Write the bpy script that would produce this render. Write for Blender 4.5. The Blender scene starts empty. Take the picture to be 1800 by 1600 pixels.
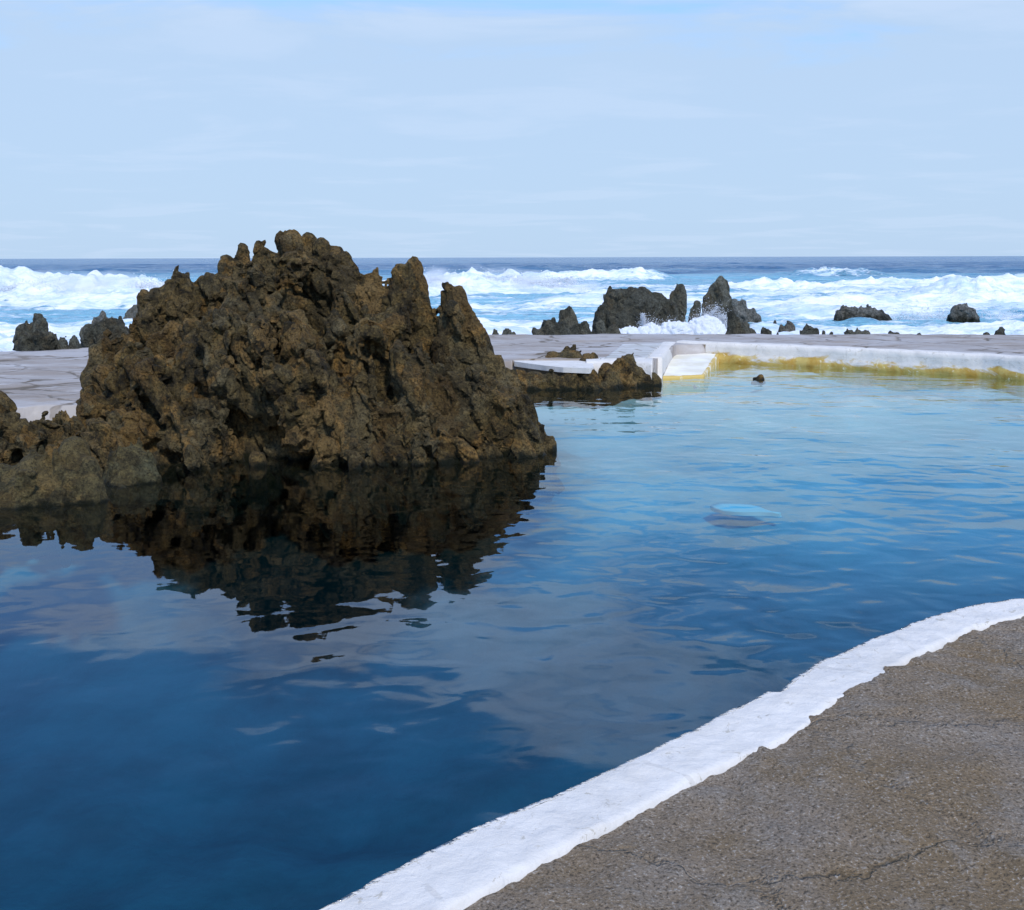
import bpy, bmesh, math, random
import numpy as np
from mathutils import Vector, Matrix, Euler

random.seed(7)
sc = bpy.context.scene
C = sc.collection
R = math.radians

# ------------------------------------------------------------------ camera
F = 1997.0                      # focal length in photo pixels (photo 1800 x 1600)
H = 2.5                         # eye height over the pool water (z = 0)
cam_d = bpy.data.cameras.new('camera')
cam = bpy.data.objects.new('camera', cam_d); C.objects.link(cam)
cam.location = (0, 0, H)
cam.rotation_euler = Euler((R(90 - 9.88), R(0.155), 0), 'XYZ')
cam_d.sensor_width = 36; cam_d.lens = 36 * F / 1800
cam_d.clip_start = 0.1; cam_d.clip_end = 30000
sc.camera = cam

# ------------------------------------------------------------------ light, sky, exposure
SUN_EL, SUN_AZ = 48, 160        # azimuth clockwise from +Y (the view direction): behind the camera, to the right
w = bpy.data.worlds.new('World'); sc.world = w; w.use_nodes = True
nt = w.node_tree; nt.nodes.clear()
N = nt.nodes.new; L = nt.links.new
out = N('ShaderNodeOutputWorld'); bg = N('ShaderNodeBackground'); bg.inputs[1].default_value = 0.13
sky = N('ShaderNodeTexSky'); sky.sky_type = 'NISHITA'; sky.sun_disc = False
sky.sun_elevation = R(SUN_EL); sky.sun_rotation = R(SUN_AZ); sky.air_density = 1.2; sky.dust_density = 0.6; sky.ozone_density = 2.5
tc = N('ShaderNodeTexCoord'); sep = N('ShaderNodeSeparateXYZ'); L(tc.outputs['Generated'], sep.inputs[0])
def wm(op, a, b=None, c=None):
    m = N('ShaderNodeMath'); m.operation = op
    for i, v in enumerate((a, b, c)):
        if v is None: continue
        if isinstance(v, (int, float)): m.inputs[i].default_value = v
        else: L(v, m.inputs[i])
    return m.outputs[0]
zz = wm('MAXIMUM', wm('ADD', sep.outputs['Z'], 0.07), 0.03)
cx = wm('DIVIDE', sep.outputs['X'], zz); cy = wm('DIVIDE', sep.outputs['Y'], zz)
cmb = N('ShaderNodeCombineXYZ'); L(cx, cmb.inputs[0]); L(cy, cmb.inputs[1])
n1 = N('ShaderNodeTexNoise'); n1.inputs['Scale'].default_value = 1.1; n1.inputs['Detail'].default_value = 9; n1.inputs['Roughness'].default_value = 0.55
n1.inputs['Distortion'].default_value = 0.4
mp = N('ShaderNodeMapping'); mp.inputs['Location'].default_value = (3.1, 1.7, 0); mp.inputs['Scale'].default_value = (0.8, 1.0, 1)
L(cmb.outputs[0], mp.inputs[0]); L(mp.outputs[0], n1.inputs[0])
cr = N('ShaderNodeMapRange'); cr.interpolation_type = 'SMOOTHSTEP'
cr.inputs['From Min'].default_value = 0.49; cr.inputs['From Max'].default_value = 0.63
ce = N('ShaderNodeMapRange'); ce.interpolation_type = 'SMOOTHSTEP'; ce.inputs['From Min'].default_value = 0.17; ce.inputs['From Max'].default_value = 0.25
ce.inputs['To Min'].default_value = 0.16; ce.inputs['To Max'].default_value = 0.62; L(sep.outputs['Z'], ce.inputs[0]); L(ce.outputs[0], cr.inputs['To Max'])
L(n1.outputs['Fac'], cr.inputs[0])
# thin high haze veils the sky towards the horizon
hz = N('ShaderNodeMapRange'); hz.interpolation_type = 'SMOOTHSTEP'
hz.inputs['From Min'].default_value = 0.17; hz.inputs['From Max'].default_value = 0.27; hz.inputs['To Min'].default_value = 0.95; hz.inputs['To Max'].default_value = 0.08
L(wm('ADD', sep.outputs['Z'], wm('MULTIPLY', wm('SUBTRACT', n1.outputs['Fac'], 0.5), -0.25)), hz.inputs[0])
mx0 = N('ShaderNodeMix'); mx0.data_type = 'RGBA'; L(hz.outputs[0], mx0.inputs[0]); tint = N('ShaderNodeMix'); tint.data_type = 'RGBA'; tint.blend_type = 'MULTIPLY'; tint.inputs[0].default_value = 1; tint.inputs[7].default_value = (0.62, 1.12, 1.75, 1)
L(sky.outputs[0], tint.inputs[6]); L(tint.outputs[2], mx0.inputs[6]); mx0.inputs[7].default_value = (3.95, 5.2, 6.9, 1)
mx1 = N('ShaderNodeMix'); mx1.data_type = 'RGBA'; L(cr.outputs[0], mx1.inputs[0]); L(mx0.outputs[2], mx1.inputs[6]); mx1.inputs[7].default_value = (6.2, 7.2, 9.0, 1)
cb = N('ShaderNodeMix'); cb.data_type = 'RGBA'; cb.inputs[6].default_value = (5.8, 6.6, 8.2, 1); cb.inputs[7].default_value = (7.6, 9.3, 12.0, 1)
ch = N('ShaderNodeMapRange'); ch.inputs['From Min'].default_value = 0.19; ch.inputs['From Max'].default_value = 0.3; L(sep.outputs['Z'], ch.inputs[0]); L(ch.outputs[0], cb.inputs[0]); L(cb.outputs[2], mx1.inputs[7])
L(mx1.outputs[2], bg.inputs[0]); L(bg.outputs[0], out.inputs[0])

sd = bpy.data.lights.new('sun', 'SUN'); sd.energy = 3.4; sd.angle = R(5); sd.color = (1.0, 0.93, 0.83)
sun = bpy.data.objects.new('sun', sd); C.objects.link(sun)
a, e = R(SUN_AZ), R(SUN_EL)
sdir = Vector((math.sin(a) * math.cos(e), math.cos(a) * math.cos(e), math.sin(e)))
sun.rotation_euler = sdir.to_track_quat('Z', 'Y').to_euler()

sc.view_settings.view_transform = 'Standard'; sc.view_settings.look = 'None'
sc.view_settings.exposure = 0.0; sc.view_settings.gamma = 1
sc.cycles.max_bounces = 8; sc.cycles.transparent_max_bounces = 12; sc.cycles.volume_bounces = 1

# ------------------------------------------------------------------ helpers
RM = cam.rotation_euler.to_matrix()
def ray(px, py):
    return RM @ Vector((px - 900, 800 - py, -F))
def PY(px, py, Y):                      # point seen at (px, py) that lies at distance Y
    d = ray(px, py); t = Y / d.y
    return Vector((d.x * t, Y, H + d.z * t))
def PZ(px, py, z):                      # point seen at (px, py) that lies at height z
    d = ray(px, py); t = (z - H) / d.z
    return Vector((d.x * t, d.y * t, z))
def XZ(px, Y, z):                       # point in column px, at distance Y and height z
    py = 800
    for _ in range(12):
        p = PY(px, py, Y)
        py += (p.z - z) / Y * F
    return PY(px, py, Y)

def hsh(ix, iy, iz, s=0):
    with np.errstate(over='ignore'):
        h = (ix.astype(np.int64) * 374761393 + iy.astype(np.int64) * 668265263 + iz.astype(np.int64) * 2147483647 + s * 974634777) & 0xffffffff
        h = ((h ^ (h >> 13)) * 1274126177) & 0xffffffff
        h = ((h ^ (h >> 16)) * 2246822519) & 0xffffffff
        h = h ^ (h >> 15)
    return (h & 0xffffff) / float(0x1000000)
def vnoise(p, s=0):
    i = np.floor(p).astype(np.int64); f = p - i
    f = f * f * f * (f * (f * 6 - 15) + 10)
    r = 0
    for dx in (0, 1):
        wx = f[:, 0] if dx else 1 - f[:, 0]
        for dy in (0, 1):
            wy = f[:, 1] if dy else 1 - f[:, 1]
            for dz in (0, 1):
                wz = f[:, 2] if dz else 1 - f[:, 2]
                r = r + wx * wy * wz * hsh(i[:, 0] + dx, i[:, 1] + dy, i[:, 2] + dz, s)
    return r * 2 - 1
def fbm(p, octv=4, s=0, g=0.5):
    r = 0; a = 1
    for k in range(octv):
        r = r + a * vnoise(p * (2.03 ** k) + 17.3 * k, s + k); a *= g
    return r
def worley(p, s=0):
    i = np.floor(p).astype(np.int64)
    n = len(p); f1 = np.full(n, 9.0); f2 = np.full(n, 9.0); idv = np.zeros(n); vec = np.zeros((n, 3)); cell = np.zeros((n, 3), np.int64)
    for dx in (-1, 0, 1):
        for dy in (-1, 0, 1):
            for dz in (-1, 0, 1):
                cx_, cy_, cz_ = i[:, 0] + dx, i[:, 1] + dy, i[:, 2] + dz
                q = np.stack([cx_ + hsh(cx_, cy_, cz_, s + 1), cy_ + hsh(cx_, cy_, cz_, s + 2), cz_ + hsh(cx_, cy_, cz_, s + 3)], 1)
                d = np.sqrt(((q - p) ** 2).sum(1))
                better = d < f1
                f2 = np.where(better, f1, np.minimum(f2, d))
                idv = np.where(better, hsh(cx_, cy_, cz_, s + 4), idv)
                vec[better] = (p - q)[better]; cell[better] = np.stack([cx_, cy_, cz_], 1)[better]
                f1 = np.where(better, d, f1)
    worley.vec = vec; worley.cell = cell
    return f1, f2, idv
def sst(a, b, x):
    t = np.clip((x - a) / (b - a), 0, 1); return t * t * (3 - 2 * t)

def tag(o, label=None, cat=None, group=None, kind=None):
    if label: o['label'] = label
    if cat: o['category'] = cat
    if group: o['group'] = group
    if kind: o['kind'] = kind
    return o
def link(name, me, mat, parent=None, smooth=True):
    me.name = name
    o = bpy.data.objects.new(name, me); C.objects.link(o)
    if mat: me.materials.clear(); me.materials.append(mat)
    if smooth: me.polygons.foreach_set('use_smooth', [True] * len(me.polygons))
    if parent: o.parent = parent
    return o
def grid_mesh(X, Y, Z):
    nr, nc = X.shape
    me = bpy.data.meshes.new('m')
    v = np.stack([X, Y, Z], -1).reshape(-1, 3)
    a = np.arange(nr * nc).reshape(nr, nc)
    f = np.stack([a[:-1, :-1], a[:-1, 1:], a[1:, 1:], a[1:, :-1]], -1).reshape(-1, 4)
    me.vertices.add(len(v)); me.vertices.foreach_set('co', v.ravel().astype(np.float32))
    me.loops.add(f.size); me.loops.foreach_set('vertex_index', f.ravel().astype(np.int32))
    me.polygons.add(len(f)); me.polygons.foreach_set('loop_start', (np.arange(len(f)) * 4).astype(np.int32))
    me.polygons.foreach_set('loop_total', np.full(len(f), 4, np.int32))
    me.update(calc_edges=True)
    return me
def attr(me, name, vals):
    at = me.attributes.new(name, 'FLOAT', 'POINT'); at.data.foreach_set('value', np.asarray(vals, np.float32).ravel())

# ------------------------------------------------------------------ materials
class MT:
    def __init__(s, name):
        s.m = bpy.data.materials.new(name); s.m.use_nodes = True
        s.t = s.m.node_tree; s.t.nodes.clear(); s.out = s.n('ShaderNodeOutputMaterial')
    def n(s, k, **kw):
        x = s.t.nodes.new(k)
        for a, b in kw.items(): setattr(x, a, b)
        return x
    def set(s, sock, v):
        if v is None: return
        if hasattr(v, 'is_linked'): s.t.links.new(v, sock)
        else: sock.default_value = v
    def co(s, scale=(1, 1, 1), loc=(0, 0, 0), rot=(0, 0, 0), src=None):
        if src is None:
            src = s.n('ShaderNodeNewGeometry').outputs['Position']
        m = s.n('ShaderNodeMapping'); s.set(m.inputs[0], src)
        m.inputs['Scale'].default_value = scale; m.inputs['Location'].default_value = loc; m.inputs['Rotation'].default_value = rot
        return m.outputs[0]
    def noise(s, vec, scale, detail=4, rough=0.55, dist=0.0, out='Fac'):
        x = s.n('ShaderNodeTexNoise'); s.set(x.inputs['Vector'], vec); x.inputs['Scale'].default_value = scale
        x.inputs['Detail'].default_value = detail; x.inputs['Roughness'].default_value = rough; x.inputs['Distortion'].default_value = dist
        return x.outputs[out]
    def vor(s, vec, scale, feature='F1', out='Distance', rnd=1.0):
        x = s.n('ShaderNodeTexVoronoi', feature=feature); s.set(x.inputs['Vector'], vec); x.inputs['Scale'].default_value = scale
        x.inputs['Randomness'].default_value = rnd
        return x.outputs[out]
    def mr(s, v, a, b, c=0.0, d=1.0, smooth=True):
        x = s.n('ShaderNodeMapRange'); x.interpolation_type = 'SMOOTHSTEP' if smooth else 'LINEAR'
        s.set(x.inputs[0], v)
        for i, q in enumerate((a, b, c, d)): s.set(x.inputs[i + 1], q)
        return x.outputs[0]
    def math(s, op, a, b=None):
        x = s.n('ShaderNodeMath', operation=op); s.set(x.inputs[0], a); s.set(x.inputs[1], b)
        return x.outputs[0]
    def mix(s, f, a, b):
        x = s.n('ShaderNodeMix', data_type='RGBA'); s.set(x.inputs[0], f)
        for i, q in ((6, a), (7, b)):
            s.set(x.inputs[i], (*q, 1) if isinstance(q, tuple) and len(q) == 3 else q)
        return x.outputs[2]
    def bump(s, h, strength, dist, normal=None):
        x = s.n('ShaderNodeBump'); s.set(x.inputs['Height'], h); s.set(x.inputs['Strength'], strength); s.set(x.inputs['Distance'], dist)
        if normal is not None: s.set(x.inputs['Normal'], normal)
        return x.outputs[0]
    def pr(s, col, rough=0.9, normal=None, spec=0.3):
        x = s.n('ShaderNodeBsdfPrincipled')
        s.set(x.inputs['Base Color'], (*col, 1) if isinstance(col, tuple) and len(col) == 3 else col)
        s.set(x.inputs['Roughness'], rough); s.set(x.inputs['Specular IOR Level'], spec)
        if normal is not None: s.set(x.inputs['Normal'], normal)
        return x.outputs[0]
    def z(s):
        sp = s.n('ShaderNodeSeparateXYZ'); s.set(sp.inputs[0], s.n('ShaderNodeNewGeometry').outputs['Position'])
        return sp.outputs['Z']
    def attr(s, name):
        x = s.n('ShaderNodeAttribute', attribute_name=name); return x.outputs['Fac']
    def fin(s, surf, vol=None):
        if surf is not None: s.set(s.out.inputs[0], surf)
        if vol is not None: s.set(s.out.inputs[1], vol)
        return s.m

def rock_mat(name, dark, mid, warm, grey, water=0.0, scale=1.0, wet=0.25):
    M = MT(name); p = M.co()
    big = M.noise(p, 0.9 * scale, 5, 0.6, 0.5); med = M.noise(p, 4.5 * scale, 6, 0.65, 0.3); fine = M.noise(p, 26 * scale, 5, 0.7)
    c = M.mix(M.mr(med, 0.35, 0.62), dark, mid)
    c = M.mix(M.mr(M.noise(M.co(loc=(9, 4, 2)), 2.1 * scale, 6, 0.65, 0.8), 0.50, 0.68, 0, 0.8), c, warm)
    c = M.mix(M.mr(M.noise(M.co(loc=(3, 8, 5)), 1.5 * scale, 7, 0.6, 0.6), 0.52, 0.66, 0, 0.65), c, grey)
    c = M.mix(M.mr(fine, 0.56, 0.74, 0, 0.55), c, tuple(min(1, x * 1.9) for x in mid))
    c = M.mix(M.mr(M.noise(p, 11 * scale, 5, 0.7), 0.54, 0.40, 0, 0.5), c, tuple(x * 0.45 for x in dark))
    wq = M.n('ShaderNodeVectorMath', operation='ADD'); M.set(wq.inputs[0], M.co(scale=(1, 1, 0.5))); M.set(wq.inputs[1], M.noise(p, 2 * scale, 5, 0.6, 0, 'Color'))
    bc = M.n('ShaderNodeSeparateColor'); M.set(bc.inputs[0], M.vor(wq.outputs[0], 2.3 * scale, 'F1', 'Color'))
    c = M.mix(M.mr(bc.outputs[0], 0.45, 0.9, 0, 0.30), c, grey); c = M.mix(M.mr(bc.outputs[1], 0.55, 0.9, 0, 0.30), c, warm); c = M.mix(M.mr(bc.outputs[2], 0.6, 0.9, 0, 0.45), c, dark)
    c = M.mix(M.mr(M.noise(p, 32 * scale, 6, 0.8), 0.54, 0.38, 0, 0.8), c, tuple(x * 0.4 for x in dark)); c = M.mix(M.mr(M.noise(M.co(loc=(1, 6, 3)), 17 * scale, 7, 0.8), 0.54, 0.66, 0, 0.5), c, tuple(x * 1.9 for x in mid))
    z = M.math('ADD', M.z(), M.mr(med, 0.3, 0.7, -0.12 * wet * 4, 0.12 * wet * 4))
    band = M.mr(z, water + wet, water, 0, 1)                     # algae and wet rock at the tide line
    c = M.mix(M.math('MULTIPLY', band, 0.97), c, (0.008, 0.010, 0.004))
    wp = M.n('ShaderNodeVectorMath', operation='ADD'); M.set(wp.inputs[0], M.co(scale=(1, 1, 0.55))); M.set(wp.inputs[1], M.noise(p, 5 * scale, 4, 0.6, 0, 'Color'))
    h1 = M.mr(M.vor(wp.outputs[0], 5.5 * scale, 'DISTANCE_TO_EDGE'), 0.0, 0.10, 1, 0); h2 = M.mr(M.noise(p, 14 * scale, 8, 0.78), 0.3, 0.7, 1, 0)
    h = M.math('ADD', M.math('MULTIPLY', h1, -0.35), M.math('ADD', M.math('MULTIPLY', h2, -0.9), M.math('ADD', M.math('MULTIPLY', med, 0.6), M.math('MULTIPLY', fine, 0.4))))
    nrm = M.bump(h, 0.8, 0.06 / scale)
    return M.fin(M.pr(c, M.mr(band, 0, 1, 0.88, 0.5), nrm, 0.25))
M_rock = rock_mat('lava_rock', (0.016, 0.013, 0.006), (0.150, 0.105, 0.037), (0.38, 0.21, 0.055), (0.21, 0.175, 0.095), wet=0.10)
M_boulder = rock_mat('boulder_rock', (0.040, 0.032, 0.014), (0.135, 0.110, 0.045), (0.25, 0.17, 0.06), (0.125, 0.130, 0.075), wet=0.06)
M_searock = rock_mat('sea_rock', (0.030, 0.031, 0.023), (0.11, 0.108, 0.078), (0.14, 0.105, 0.055), (0.21, 0.215, 0.18), water=-1.0, scale=0.7, wet=0.9)
M_greyrock = rock_mat('grey_sea_rock', (0.075, 0.075, 0.066), (0.19, 0.19, 0.17), (0.18, 0.15, 0.10), (0.27, 0.28, 0.26), water=-1.0, scale=0.6, wet=0.6)

def white_mat(name, stain=0.0):
    M = MT(name); p = M.co()
    n = M.noise(p, 6, 6, 0.6); n2 = M.noise(p, 40, 4, 0.7)
    c = M.mix(M.mr(n, 0.3, 0.75), (0.62, 0.60, 0.57), (0.55, 0.53, 0.50))
    c = M.mix(M.mr(M.noise(p, 1.3, 6, 0.65), 0.50, 0.70, 0, 0.5), c, (0.46, 0.44, 0.40))
    c = M.mix(M.mr(M.noise(M.co(loc=(8, 2, 0), scale=(2.5, 0.8, 1), rot=(0, 0, R(35))), 7, 7, 0.75), 0.60, 0.68, 0, 0.4), c, (0.40, 0.38, 0.34))
    c = M.mix(M.mr(M.noise(M.co(scale=(1, 1, 1), loc=(5, 1, 0)), 9, 7, 0.75, 1.0), 0.60, 0.645, 0, 0.7), c, (0.34, 0.31, 0.25))
    crack = M.vor(M.co(), 1.1, 'DISTANCE_TO_EDGE')
    wob = M.math('ADD', crack, M.mr(M.noise(p, 8, 4), 0.3, 0.7, -0.02, 0.02))
    c = M.mix(M.mr(wob, 0.003, 0.0, 0, 0.35), c, (0.40, 0.38, 0.35))
    if stain:
        z = M.z()
        zz = M.math('ADD', z, M.mr(M.noise(M.co(scale=(0.9, 0.9, 2.5)), 1.6, 6, 0.65, 0.6), 0.25, 0.75, -0.15, 0.15))
        lo = M.mr(zz, 0.20, 0.09, 0, 1)
        oc = M.mix(M.mr(M.noise(p, 2.2, 6, 0.7, 0.8), 0.36, 0.6), (0.42, 0.25, 0.045), (0.50, 0.38, 0.12))
        oc = M.mix(M.mr(M.noise(p, 5, 6, 0.7, 0.8), 0.58, 0.7), oc, (0.78, 0.74, 0.55))
        oc = M.mix(M.mr(M.noise(M.co(scale=(.6, .6, 4)), 3, 6, 0.7), 0.62, 0.72), oc, (0.14, 0.09, 0.03))
        c = M.mix(lo, c, oc)
    nrm = M.bump(M.math('ADD', n, M.math('MULTIPLY', n2, 0.3)), 0.5, 0.03)
    return M.fin(M.pr(c, 0.75, nrm, 0.3))
M_white = white_mat('white_paint'); M_wall = white_mat('stained_white_paint', 1)

def deck_mat(near):
    M = MT('near_concrete' if near else 'far_paving'); p = M.co()
    if near:
        big = M.noise(p, 1.1, 5, 0.6, 0.4); med = M.noise(p, 5, 7, 0.7, 0.4); fine = M.noise(p, 85, 5, 0.72)
        c = M.mix(M.mr(big, 0.38, 0.62), (0.235, 0.19, 0.145), (0.20, 0.142, 0.08))
        c = M.mix(M.mr(med, 0.48, 0.68, 0, 0.75), c, (0.25, 0.215, 0.175))
        c = M.mix(M.mr(M.noise(M.co(loc=(2, 7, 0)), 2.6, 7, 0.7, 0.6), 0.58, 0.72, 0, 0.5), c, (0.13, 0.095, 0.055))
        c = M.mix(M.mr(fine, 0.50, 0.36, 0, 0.9), c, (0.055, 0.043, 0.03))
        c = M.mix(M.mr(M.noise(p, 22, 5, 0.75), 0.54, 0.70, 0, 0.4), c, (0.10, 0.075, 0.05))
        c = M.mix(M.mr(fine, 0.55, 0.68, 0, 0.8), c, (0.45, 0.42, 0.38))
        sp = M.vor(p, 26); c = M.mix(M.mr(sp, 0.13, 0.06, 0, 0.5), c, (0.50, 0.46, 0.40))
        wq = M.n('ShaderNodeVectorMath', operation='ADD'); M.set(wq.inputs[0], p); wn_ = M.n('ShaderNodeVectorMath', operation='SCALE'); M.set(wn_.inputs[0], M.noise(p, 2.2, 6, 0.65, 0, 'Color')); wn_.inputs['Scale'].default_value = 0.55; M.set(wq.inputs[1], wn_.outputs[0])
        cr = M.vor(M.co(src=wq.outputs[0], scale=(1, 1, 0)), 0.8, 'DISTANCE_TO_EDGE')
        k = M.mr(cr, 0.016, 0.003, 0, 1)
        c = M.mix(M.math('MULTIPLY', k, M.mr(M.noise(p, 1.3, 3), 0.45, 0.6, 0.05, 0.6)), c, (0.10, 0.07, 0.035))
        h = M.math('ADD', M.math('MULTIPLY', med, 1.0), M.math('ADD', M.math('MULTIPLY', fine, 0.35), M.math('MULTIPLY', k, -0.35)))
        return M.fin(M.pr(c, 0.9, M.bump(h, 0.8, 0.05), 0.25))
    big = M.noise(p, 0.35, 5, 0.6, 0.5); med = M.noise(M.co(scale=(0.6, 1.5, 1)), 2, 7, 0.65, 0.4); fine = M.noise(p, 18, 4, 0.7)
    c = M.mix(M.mr(big, 0.35, 0.65), (0.37, 0.35, 0.34), (0.26, 0.22, 0.185))
    c = M.mix(M.mr(med, 0.5, 0.72, 0, 0.7), c, (0.48, 0.46, 0.45))
    c = M.mix(M.mr(M.noise(M.co(loc=(4, 2, 0), scale=(0.5, 1.2, 1)), 1.1, 7, 0.7, 0.8), 0.53, 0.68, 0, 0.6), c, (0.27, 0.20, 0.13))
    sc_ = M.n('ShaderNodeVectorMath', operation='ADD'); M.set(sc_.inputs[0], p)
    nn = M.noise(p, 0.8, 4, 0.6, 0, 'Color'); M.set(sc_.inputs[1], nn)
    cr = M.vor(M.co(src=sc_.outputs[0], scale=(0.55, 0.8, 0.0)), 1.0, 'DISTANCE_TO_EDGE', rnd=0.8)
    k = M.mr(cr, 0.030, 0.008, 0, 1)
    c = M.mix(M.math('MULTIPLY', k, M.mr(M.noise(p, 0.7, 3), 0.4, 0.6, 0.45, 1.0)), c, (0.12, 0.09, 0.055))
    c = M.mix(M.mr(fine, 0.6, 0.75, 0, 0.3), c, (0.2, 0.18, 0.16))
    h = M.math('ADD', med, M.math('ADD', M.math('MULTIPLY', fine, 0.2), M.math('MULTIPLY', k, -0.6)))
    return M.fin(M.pr(c, 0.7, M.bump(h, 0.7, 0.05), 0.35))
M_near = deck_mat(True); M_far = deck_mat(False)

# pool water: mirror-like skin over clear absorbing water
M = MT('pool_water')
p = M.co(scale=(0.75, 1.0, 1))
r1 = M.noise(M.co(scale=(0.9, 1.2, 1), rot=(0, 0, R(12))), 0.8, 2, 0.4, 0.2)
r2 = M.noise(M.co(scale=(1.1, 1.25, 1), rot=(0, 0, R(-15))), 2.3, 1.5, 0.4, 0.4)
r3 = M.noise(M.co(scale=(1, 1.6, 1)), 11, 2, 0.5)
spx = M.n('ShaderNodeSeparateXYZ'); M.set(spx.inputs[0], M.n('ShaderNodeNewGeometry').outputs['Position'])
calm = M.mr(spx.outputs['X'], -2.5, 4.0, 0.22, 1.0)
gust = M.mr(M.noise(M.co(loc=(5, 3, 0)), 0.28, 3), 0.35, 0.65, 0.45, 1.0)
hgt = M.math('ADD', M.math('MULTIPLY', r1, 0.050), M.math('ADD', M.math('MULTIPLY', r2, 0.022), M.math('MULTIPLY', r3, 0.0004)))
hgt = M.math('MULTIPLY', hgt, M.math('MULTIPLY', calm, gust))
nrm = M.bump(hgt, 1.0, 1.0)
fr = M.n('ShaderNodeFresnel'); fr.inputs['IOR'].default_value = 1.333; M.set(fr.inputs['Normal'], nrm)
gl = M.n('ShaderNodeBsdfGlossy'); gl.inputs['Roughness'].default_value = 0.015; M.set(gl.inputs['Normal'], nrm)
gl.inputs['Color'].default_value = (1, 1, 1, 1)
tr = M.n('ShaderNodeBsdfTransparent'); tr.inputs['Color'].default_value = (0.93, 0.97, 0.98, 1)
ms = M.n('ShaderNodeMixShader'); M.set(ms.inputs[0], fr.outputs[0]); M.set(ms.inputs[1], tr.outputs[0]); M.set(ms.inputs[2], gl.outputs[0])
va = M.n('ShaderNodeVolumeAbsorption'); va.inputs['Color'].default_value = (0.28, 0.735, 0.86, 1); va.inputs['Density'].default_value = 0.68
M_pool = M.fin(ms.outputs[0], va.outputs[0])

# pool floor
M = MT('pool_floor'); p = M.co()
zf = M.z()
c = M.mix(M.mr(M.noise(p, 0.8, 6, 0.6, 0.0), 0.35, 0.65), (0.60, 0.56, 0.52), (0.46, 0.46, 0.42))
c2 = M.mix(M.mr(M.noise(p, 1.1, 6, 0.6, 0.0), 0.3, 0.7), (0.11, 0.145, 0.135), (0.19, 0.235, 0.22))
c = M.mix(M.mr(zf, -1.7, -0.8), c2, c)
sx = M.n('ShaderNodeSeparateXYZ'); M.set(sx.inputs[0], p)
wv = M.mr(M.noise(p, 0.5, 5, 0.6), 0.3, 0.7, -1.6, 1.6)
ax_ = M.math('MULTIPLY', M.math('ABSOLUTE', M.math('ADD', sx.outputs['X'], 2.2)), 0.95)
reflected = M.mr(M.math('SUBTRACT', M.math('ADD', sx.outputs['Y'], M.math('MULTIPLY', wv, 0.4)), ax_), 10.9, 12.3)  # floor colour blackened below the outcrop's mirror image, so its reflection stays dark
reflected = M.math('MULTIPLY', M.math('MULTIPLY', reflected, M.mr(M.math('ADD', sx.outputs['X'], M.math('MULTIPLY', wv, 0.2)), 1.5, 0.2)), M.mr(sx.outputs['Y'], 21.5, 19.0))
c = M.mix(M.math('MULTIPLY', reflected, 0.97), c, (0.010, 0.014, 0.010))
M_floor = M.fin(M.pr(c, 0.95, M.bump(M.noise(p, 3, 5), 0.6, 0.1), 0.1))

# sea
M = MT('sea_water'); foam = M.attr('foam'); aer = M.attr('aer')
p = M.co()
fn = M.noise(M.co(scale=(0.16, 0.32, 0.5)), 1.0, 8, 0.68, 1.2)
fn2 = M.noise(M.co(scale=(0.9, 1.3, 1.2)), 1.0, 6, 0.7, 0.8)
nz = M.math('ADD', M.math('MULTIPLY', fn, 0.68), M.math('MULTIPLY', fn2, 0.32))
thr = M.mr(foam, 0, 1, 0.82, 0.26, False)
fm = M.mr(M.math('SUBTRACT', nz, thr), -0.03, 0.12, 0, 1)
deep = M.mix(M.mr(M.noise(M.co(scale=(0.004, 0.012, 1)), 1.0, 4), 0.4, 0.6), (0.020, 0.075, 0.17), (0.030, 0.11, 0.21))
wc = M.mix(aer, deep, (0.19, 0.43, 0.54))
foamc = M.mix(M.mr(M.noise(M.co(scale=(0.28, 0.55, 0.9)), 1.0, 8, 0.72, 0.8), 0.38, 0.58), (0.50, 0.63, 0.71), (0.82, 0.85, 0.88))
wv = M.noise(M.co(scale=(0.35, 0.9, 1)), 0.9, 6, 0.6); wv2 = M.noise(M.co(scale=(0.03, 0.12, 1)), 1.0, 6, 0.65)
nr = M.bump(M.math('ADD', M.math('MULTIPLY', wv, 0.35), M.math('MULTIPLY', wv2, 2.6)), 1.0, 1.0)
s1 = M.pr(wc, 0.18, nr, 0.5)
s2 = M.pr(foamc, 0.9, M.bump(M.math('ADD', fn2, M.math('MULTIPLY', M.noise(p, 3, 5, 0.7), 0.4)), 0.7, 0.35), 0.1)
ms = M.n('ShaderNodeMixShader'); M.set(ms.inputs[0], fm); M.set(ms.inputs[1], s1); M.set(ms.inputs[2], s2)
M_sea = M.fin(ms.outputs[0])
M = MT('spray'); x = M.n('ShaderNodeBsdfTranslucent'); x.inputs[0].default_value = (0.9, 0.93, 0.96, 1)
y = M.n('ShaderNodeBsdfDiffuse'); y.inputs[0].default_value = (0.88, 0.91, 0.95, 1)
ms = M.n('ShaderNodeMixShader'); ms.inputs[0].default_value = 0.5; M.set(ms.inputs[1], x.outputs[0]); M.set(ms.inputs[2], y.outputs[0])
M_spray = M.fin(ms.outputs[0])

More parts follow.
